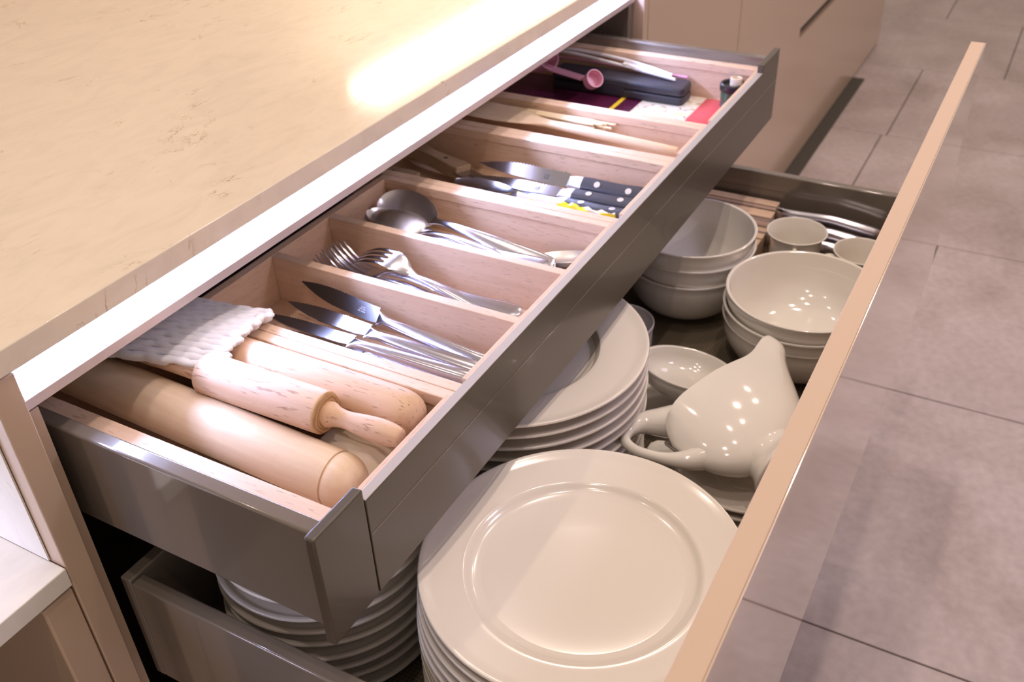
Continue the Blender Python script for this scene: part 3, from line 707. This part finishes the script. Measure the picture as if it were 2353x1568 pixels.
# bottle with ring, blue tube at the front wall
bt = thing('glue_bottle', 'green bottle with black collar and cream nozzle at the front corner', 'bottle', (1.085, 0.052, ZF + 0.002))
bm = bmesh.new(); lathe(bm, [(0.0001, 0), (0.0165, 0), (0.0175, 0.002), (0.0175, 0.030), (0.015, 0.032), (0.0001, 0.032)], (1.078, 0.050, ZF + 0.002), 32); obj('body', bm, 'green', bt)
bm = bmesh.new(); lathe(bm, [(0.0185, 0.0255), (0.0195, 0.027), (0.0195, 0.036), (0.0180, 0.0375), (0.0150, 0.037), (0.0145, 0.0330), (0.0001, 0.0328)], (1.078, 0.050, ZF + 0.002), 36); obj('collar', bm, 'black', bt)
bm = bmesh.new(); lathe(bm, [(0.0095, 0.033), (0.0092, 0.045), (0.0072, 0.0455), (0.0068, 0.036), (0.0001, 0.036)], (1.080, 0.046, ZF + 0.002), 28); obj('nozzle', bm, 'cream', bt)
tag(obj('marker', tube(bmesh.new(), spline([(0.960, 0.030, -0.070), (1.00, 0.032, -0.066), (1.045, 0.034, -0.060)], 5), [0.006] + [0.0085] * 9 + [0.006], 18), 'blue', angle=50), 'violet blue marker lying along the front of the far tray', 'marker')

# ------------------------------------------------------------------ pan drawer
pd = thing('plate_drawer', 'lower fully open drawer full of white crockery, tan glossy front', 'drawer', (0.57, 0.0, -0.33))
PF = -0.318
obj('front_panel', B(-0.0415, 1.1735, -0.2795, -0.2610, -0.3490, 0.0320), 'tan_matte', pd, bevel=0.0007)
obj('front_face', B(-0.0415, 1.1735, -0.2810, -0.27955, -0.3490, 0.0320), 'tan_gloss', pd, bevel=0.0004, label='glossy outer face that mirrors the floor')
obj('side_rail', B(0.0040, 0.0190, -0.2608, 0.245, -0.3080, -0.1750), 'taupe', pd, bevel=0.0022)
obj('side_rail', B(1.1185, 1.1335, -0.2608, 0.245, -0.3080, -0.1980), 'taupe', pd, bevel=0.0022)
obj('bottom', B(0.0195, 1.1180, -0.2608, 0.245, -0.3290, PF), 'taupe', pd, smooth=False)
obj('back_panel', B(0.0040, 1.1335, 0.2455, 0.2580, -0.3080, -0.1720), 'taupe', pd, bevel=0.0015)
tag(obj('drawer_mat', B(0.0210, 1.1160, -0.2590, 0.2440, PF + 0.0002, PF + 0.0016), 'mat', smooth=False), 'dark brown woven non-slip mat lining the lower drawer', 'mat')
MZ = PF + 0.0018

def plate_profile(R, rw, h, t=0.0035, deep=0.0):
    zw = 0.0065
    return smoothprof([(0.0001, 0.0022), (rw * 0.72, 0.0022)], 1) + smoothprof([(rw * 0.76, 0.0), (rw * 0.80, 0.0)], 1) + smoothprof([(rw * 0.83, 0.0028), (rw * 1.01, h * 0.45), (R * 0.90, h - 0.0055), (R * 0.985, h - 0.0036)], 4) + \
        smoothprof([(R, h - 0.0022), (R - 0.0006, h - 0.0002), (R - 0.0025, h), (R - 0.005, h - 0.0006)], 3) + smoothprof([(R * 0.93, h - 0.0026), (rw * 1.07, h - 0.0070 - deep * 0.2), (rw * 1.01, h * 0.62 - deep * 0.2), (rw * 0.95, zw + 0.0022), (rw * 0.86, zw)], 5) + [(rw * 0.5, zw), (0.0001, zw)]
def stack(name, cat, cx, cy, ztop, R, rw, h, step, labels, group, jit=0.0015, mt='china2', shift=(0, 0)):
    """plates stacked from the top down until the mat"""
    first = None; z = ztop - h; i = 0
    while z > MZ - 0.0005 and i < 40:
        if first is None:
            bm = bmesh.new(); lathe(bm, plate_profile(R, rw, h), (0, 0, 0), 96)
            first = o = obj(name, bm, mt, origin=(0, 0, 0), angle=50)
        else:
            o = first.copy(); COL.objects.link(o)
        k = i if i < 5 else 5
        o.location = (cx + shift[0] * k + random.uniform(-jit, jit) * (i > 0), cy + shift[1] * k + random.uniform(-jit, jit) * (i > 0), z + FZ)
        o['o3'] = (0, 0, 0)
        lab = labels[i] if i < len(labels) else labels[-1]
        tag(o, lab, cat, group); i += 1; z -= step
    return z + step
ORD = ['second', 'third', 'fourth', 'fifth', 'sixth', 'seventh', 'eighth', 'ninth', 'tenth', 'eleventh', 'twelfth', 'thirteenth', 'fourteenth', 'fifteenth', 'sixteenth', 'seventeenth']
def names(top, rest): return [top] + [rest % q for q in ORD]
# the step makes the lowest plate stand exactly on the mat
def fitstep(ztop, h, n): return (ztop - h - MZ - 0.0001) / (n - 1)
stack('dinner_plate', 'plate', 0.1960, -0.1130, -0.1520, 0.1450, 0.1035, 0.0215, fitstep(-0.152, 0.0215, 13), names('large white dinner plate on top of the front stack', '%s plate from the top in the front stack of large dinner plates'), 'large dinner plates in the front stack', 0.0008, 'china2', (-0.0012, 0.0005))
stack('soup_plate', 'plate', 0.4400, 0.0900, -0.1320, 0.1540, 0.097, 0.0260, fitstep(-0.130, 0.026, 12), names('wide rimmed white soup plate on top, half under the upper drawer', '%s plate from the top in the soup plate stack under the upper drawer'), 'soup plates under the upper drawer', 0.0012)
stack('side_plate', 'plate', 0.1450, 0.1370, -0.1500, 0.1060, 0.072, 0.0200, fitstep(-0.150, 0.020, 9), names('white plate on top of the stack at the left rear', '%s plate from the top in the stack at the left rear of the lower drawer'), 'plates at the left rear', 0.0025)
stack('saucer', 'saucer', 0.4860, -0.1790, -0.2490, 0.0780, 0.040, 0.0150, fitstep(-0.249, 0.015, 5), names('white saucer under the gravy boat, topmost', '%s saucer from the top under the gravy boat'), 'saucers under the gravy boat', 0.001)

def bowl_profile(R, h, rf):
    out = [(0.0001, 0.003), (rf * 0.85, 0.003), (rf * 0.9, 0.0), (rf, 0.0), (rf * 1.04, 0.004)]
    for i in range(1, 13):
        a = i / 12 * PI / 2; out.append((rf + (R - rf) * math.sin(a) ** 0.85, 0.006 + (h - 0.010) * (1 - math.cos(a)) ** 0.95))
    out += [(R + 0.0012, h - 0.0025), (R + 0.0010, h - 0.0005), (R - 0.0008, h), (R - 0.0030, h - 0.0010), (R - 0.0038, h - 0.004)]
    for i in range(11, 0, -1):
        a = i / 12 * PI / 2; out.append((rf + (R - rf - 0.0035) * math.sin(a) ** 0.85 - 0.001, 0.0105 + (h - 0.014) * (1 - math.cos(a)) ** 0.95))
    out += [(rf * 0.7, 0.0085), (0.0001, 0.0080)]
    return out
def bowls(cx, cy, R, h, rf, tops, labels, group, offs, tl=None):
    first = None
    for i, (zt, lab) in enumerate(zip(tops, labels)):
        if first is None:
            bm = bmesh.new(); lathe(bm, bowl_profile(R, h, rf), (0, 0, 0), 96); first = o = obj('bowl', bm, 'china', origin=(0, 0, 0), angle=50)
        else: o = first.copy(); COL.objects.link(o)
        o.location = (cx + offs[i][0], cy + offs[i][1], zt - h + FZ); tag(o, lab, 'bowl', group)
        if tl: o.rotation_euler = tl[i]
bowls(0.8690, 0.0300, 0.0925, 0.084, 0.038, (-0.181, -0.2060, -0.2325), ('deep white bowl on top of the far stack, half in shade', 'middle bowl of the far stack of three', 'lowest bowl of the far stack, standing on the mat'), 'deep bowls in the far stack', ((0, 0), (0.001, -0.001), (-0.001, 0.001)))
bowls(0.7960, -0.1560, 0.1020, 0.079, 0.042, (-0.1990, -0.2190, -0.2370), ('large white bowl on top, touching the drawer front', 'second large bowl in the stack by the drawer front', 'lowest large bowl in the stack by the drawer front'), 'large bowls by the drawer front', ((0, 0), (-0.004, 0.001), (-0.002, 0.001)))

# coffee cups
def coffee_cup(label, cx, cy, zt, R, h, ha):
    o = thing('coffee_cup', label, 'cup', (cx, cy, zt - h), group='coffee cups')
    pr_ = smoothprof([(0.0001, 0.003), (R * 0.55, 0.003)], 1) + smoothprof([(R * 0.58, 0.0), (R * 0.64, 0.0), (R * 0.68, 0.006), (R * 0.82, h * 0.35), (R * 0.85, h * 0.75), (R * 0.92, h * 0.93), (R, h - 0.001), (R - 0.0010, h), (R - 0.0030, h - 0.0020), (R * 0.82, h * 0.75), (R * 0.78, h * 0.35), (R * 0.60, 0.009), (0.0001, 0.007)], 4)
    bm = bmesh.new(); lathe(bm, pr_, (cx, cy, zt - h), 64); obj('body', bm, 'china', o, angle=60)
    d = Vector((math.cos(ha), math.sin(ha), 0)); c0 = Vector((cx, cy, zt - h))
    pts = [c0 + d * (R * 0.86) + Vector((0, 0, h * 0.80)), c0 + d * (R * 1.22) + Vector((0, 0, h * 0.86)), c0 + d * (R * 1.62) + Vector((0, 0, h * 0.68)), c0 + d * (R * 1.58) + Vector((0, 0, h * 0.42)), c0 + d * (R * 1.20) + Vector((0, 0, h * 0.26)), c0 + d * (R * 0.84) + Vector((0, 0, h * 0.24))]
    obj('handle', tube(bmesh.new(), spline([tuple(p_) for p_ in pts], 5), 0.0045, 12, 1.35), 'china', o, angle=60)
coffee_cup('white coffee cup beside the wooden knife holder', 0.9950, -0.0950, -0.2230, 0.0450, 0.074, math.radians(192))
coffee_cup('white coffee cup partly hidden behind the drawer front', 0.9830, -0.1950, -0.2280, 0.0415, 0.070, math.radians(118))

# ramekin
rk = thing('ramekin', 'fluted white ramekin between soup plates and far bowls', 'ramekin', (0.6830, 0.0760, -0.30))
bm = bmesh.new(); R_, h_ = 0.0450, 0.060
lathe(bm, [(0.0001, 0.002), (R_ * 0.86, 0.002), (R_ * 0.90, 0.0), (R_ * 0.97, 0.0006), (R_ * 0.97, 0.004), (R_ * 0.92, 0.006), (R_ * 0.925, 0.012), (R_ * 0.94, 0.03), (R_ * 0.955, h_ - 0.011), (R_ * 0.96, h_ - 0.0075), (R_, h_ - 0.005), (R_, h_ - 0.001), (R_ - 0.0012, h_), (R_ - 0.0030, h_ - 0.001), (R_ * 0.90, h_ * 0.5), (R_ * 0.88, 0.008), (0.0001, 0.007)], (0.7010, 0.0650, MZ + 0.0002), 144, flute=(0.014, 0.007, h_ - 0.0100, 36))
obj('body', bm, 'china', rk, angle=60)

# tilted dish and the bowl under it
def dish(label, c, R, h, rf, e):
    bm = bmesh.new(); pr_ = bowl_profile(R, h, rf)
    lathe(bm, pr_, (0, 0, 0), 80); bmesh.ops.scale(bm, vec=(1.0, 1.12, 1.0), verts=bm.verts)
    o = obj('oval_dish', bm, 'china', origin=(0, 0, 0), angle=50); o.location = (c[0], c[1], c[2] + FZ); o.rotation_euler = e
    return tag(o, label, 'dish', 'small dishes')
dish('small oval white dish lying tilted on another dish', (0.6180, -0.0560, -0.2790), 0.0560, 0.034, 0.034, Euler((math.radians(12), math.radians(8), math.radians(25))))
dish('lower small white dish under the tilted one', (0.6180, -0.0380, MZ + 0.0003), 0.0600, 0.032, 0.034, Euler((0, 0, math.radians(25))))
dd = obj('butter_dish', lathe(bmesh.new(), [(0.0001, 0), (0.015, 0), (0.0165, 0.002), (0.0175, 0.050), (0.0160, 0.0525), (0.0001, 0.0525)], (0.4820, -0.0800, MZ + 0.0002), 10), 'china', angle=30)
tag(dd, 'small faceted white dish seen through the gravy boat handle', 'dish')

# ------------------------------------------------------------------ gravy boat lying on its side
gb = thing('gravy_boat', 'white gravy boat lying on its side on the saucers', 'gravy boat', (0, 0, 0))
# local: x = length (handle to spout), y = width, z = up of the boat (foot to opening)
S_ = [  # x, halfwidth, z bottom, z rim
    (-0.007, 0.004, 0.046, 0.076), (-0.001, 0.015, 0.032, 0.094), (0.010, 0.026, 0.015, 0.104), (0.030, 0.037, 0.000, 0.110), (0.055, 0.0430, -0.004, 0.1125), (0.090, 0.0440, -0.003, 0.117),
    (0.120, 0.0400, 0.008, 0.119), (0.143, 0.0345, 0.028, 0.121), (0.163, 0.0290, 0.053, 0.126), (0.182, 0.0245, 0.079, 0.134), (0.199, 0.0220, 0.100, 0.1405), (0.212, 0.0190, 0.112, 0.1425), (0.220, 0.0130, 0.121, 0.1400), (0.2235, 0.005, 0.128, 0.135)]
rings = []
pts_s = spline([(a, b, 0) for a, b, c, d in S_], 3); pts_b = spline([(a, c, 0) for a, b, c, d in S_], 3); pts_r = spline([(a, d, 0) for a, b, c, d in S_], 3)
for (x, hw, _), (_, zb, _), (_, zr, _) in zip(pts_s, pts_b, pts_r):
    hw *= 0.84; zr -= 0.004 * math.sin(PI * min(1, max(0, x / 0.20)))
    out = []; inn = []; m_n = 21
    for k in range(m_n):
        a = PI * k / (m_n - 1)
        cx_, sx_ = math.cos(a), math.sin(a)
        yy = hw * math.copysign(abs(cx_) ** 0.75, cx_); zz = zr - (zr - zb) * sx_ ** 0.85
        out.append((x, yy, zz))
        ti = max(0.15, 1 - 0.003 / max(hw, 0.004))
        inn.append((x, yy * ti, zr - max(0.001, (zr - zb) - 0.0035) * sx_ ** 0.85 + 0.0004))
    rings.append(out + inn[::-1])
obj('body', loft(bmesh.new(), rings), 'china', gb, local=True, angle=70)
bm = bmesh.new(); rings = []
for s_, z_ in ((0.90, -0.020), (1.0, -0.0195), (1.03, -0.017), (0.95, -0.012), (0.84, -0.006), (0.78, 0.000), (0.80, 0.008)):
    rings.append([(0.066 + 0.046 * s_ * math.cos(2 * PI * i / 40), 0.034 * s_ * math.sin(2 * PI * i / 40), z_) for i in range(40)])
obj('foot', loft(bm, rings), 'china', gb, local=True, angle=60)
hp_ = spline([(0.034, 0, 0.098), (0.014, 0, 0.113), (-0.006, 0, 0.1260), (-0.026, 0, 0.1260), (-0.040, 0, 0.1150), (-0.042, 0, 0.0980), (-0.034, 0, 0.0800), (-0.022, 0, 0.0630), (-0.006, 0, 0.0500), (0.016, 0, 0.0420)], 5)
rad = []
for i in range(len(hp_)):
    t = i / (len(hp_) - 1); rad.append(0.0058 + 0.017 * max(0, 1 - t / 0.42) ** 1.3 + 0.011 * max(0, (t - 0.68) / 0.32) ** 1.5)
obj('handle', tube(bmesh.new(), hp_, rad, 16, 1.0), 'china', gb, local=True, angle=70)
# orientation: length axis L, boat-up axis U, width axis up towards the ceiling
L_ = Vector((0.902, -0.432, 0.0)).normalized(); U_ = Vector((0.432, 0.902, 0.0)); U_ = (U_ - L_ * U_.dot(L_)).normalized(); W_ = U_.cross(L_)
gb.rotation_euler = Matrix((L_, W_, U_)).transposed().to_euler()
gb.location = (0.3980, -0.1840, -0.2030 + FZ)

# ------------------------------------------------------------------ in-drawer knife holder with big knives
kb = thing('knife_holder', 'slotted beech knife holder lying in the far corner of the lower drawer', 'knife holder', (1.03, 0.09, MZ))
xs = [(1.0920, 1.1110, -0.2400), (1.0620, 1.0860, -0.2460), (1.0400, 1.0570, -0.2620), (1.0190, 1.0360, -0.2620), (0.9980, 1.0150, -0.2620), (0.9770, 0.9940, -0.2640), (0.9560, 0.9730, -0.2660)]
for k, (a, b, zt) in enumerate(xs):
    obj('slat', B(a, b, -0.038, 0.235, MZ + 0.001, zt), 'beech_y', kb, bevel=0.0008)
obj('base', B(0.9560, 1.1110, -0.037, 0.234, MZ, MZ + 0.001), 'beech_y', kb, smooth=False)
def chef_knife(label, x, z, y0=-0.040, L=0.17, dx=0.0, wd=0.011):
    o = thing('kitchen_knife', label, 'knife', (x, y0, z), group='steel handled knives in the knife holder')
    st = [(y0 - L, x + dx, z - 0.010, 0.005, 0.006), (y0 - L + 0.006, x + dx, z - 0.009, wd * 0.8, 0.011), (y0 - L * 0.75, x + dx * 0.7, z - 0.004, wd * 0.85, 0.0115), (y0 - L * 0.5, x + dx * 0.4, z + 0.001, wd * 0.72, 0.0105), (y0 - L * 0.25, x + dx * 0.15, z, wd * 0.68, 0.0100), (y0 - 0.012, x, z - 0.001, wd * 0.70, 0.0105), (y0 - 0.002, x, z - 0.002, 0.004, 0.0115)]
    obj('handle', ribbon(bmesh.new(), st, 16, 0.8), 'steel', o, angle=60)
    obj('bolster', ribbon(bmesh.new(), [(y0 - 0.004, x, z - 0.004, 0.0045, 0.013), (y0 + 0.002, x, z - 0.004, 0.0030, 0.013)], 14, 0.7), 'steel_dark', o, angle=60)
    obj('blade', B(x - 0.0010, x + 0.0010, y0, y0 + 0.17, max(MZ + 0.003, z - 0.045), z + 0.008), 'steel', o, smooth=False)
chef_knife('steel handled kitchen knife nearest the drawer side', 1.0890, -0.2480, dx=0.006)
chef_knife('second steel handled kitchen knife from the drawer side', 1.0595, -0.2560, dx=0.004)
chef_knife('third steel handled kitchen knife, behind the front cup', 1.0385, -0.2680, dx=0.004, L=0.175)

# remove helper properties
for o in bpy.data.objects:
    if 'o3' in o: del o['o3']
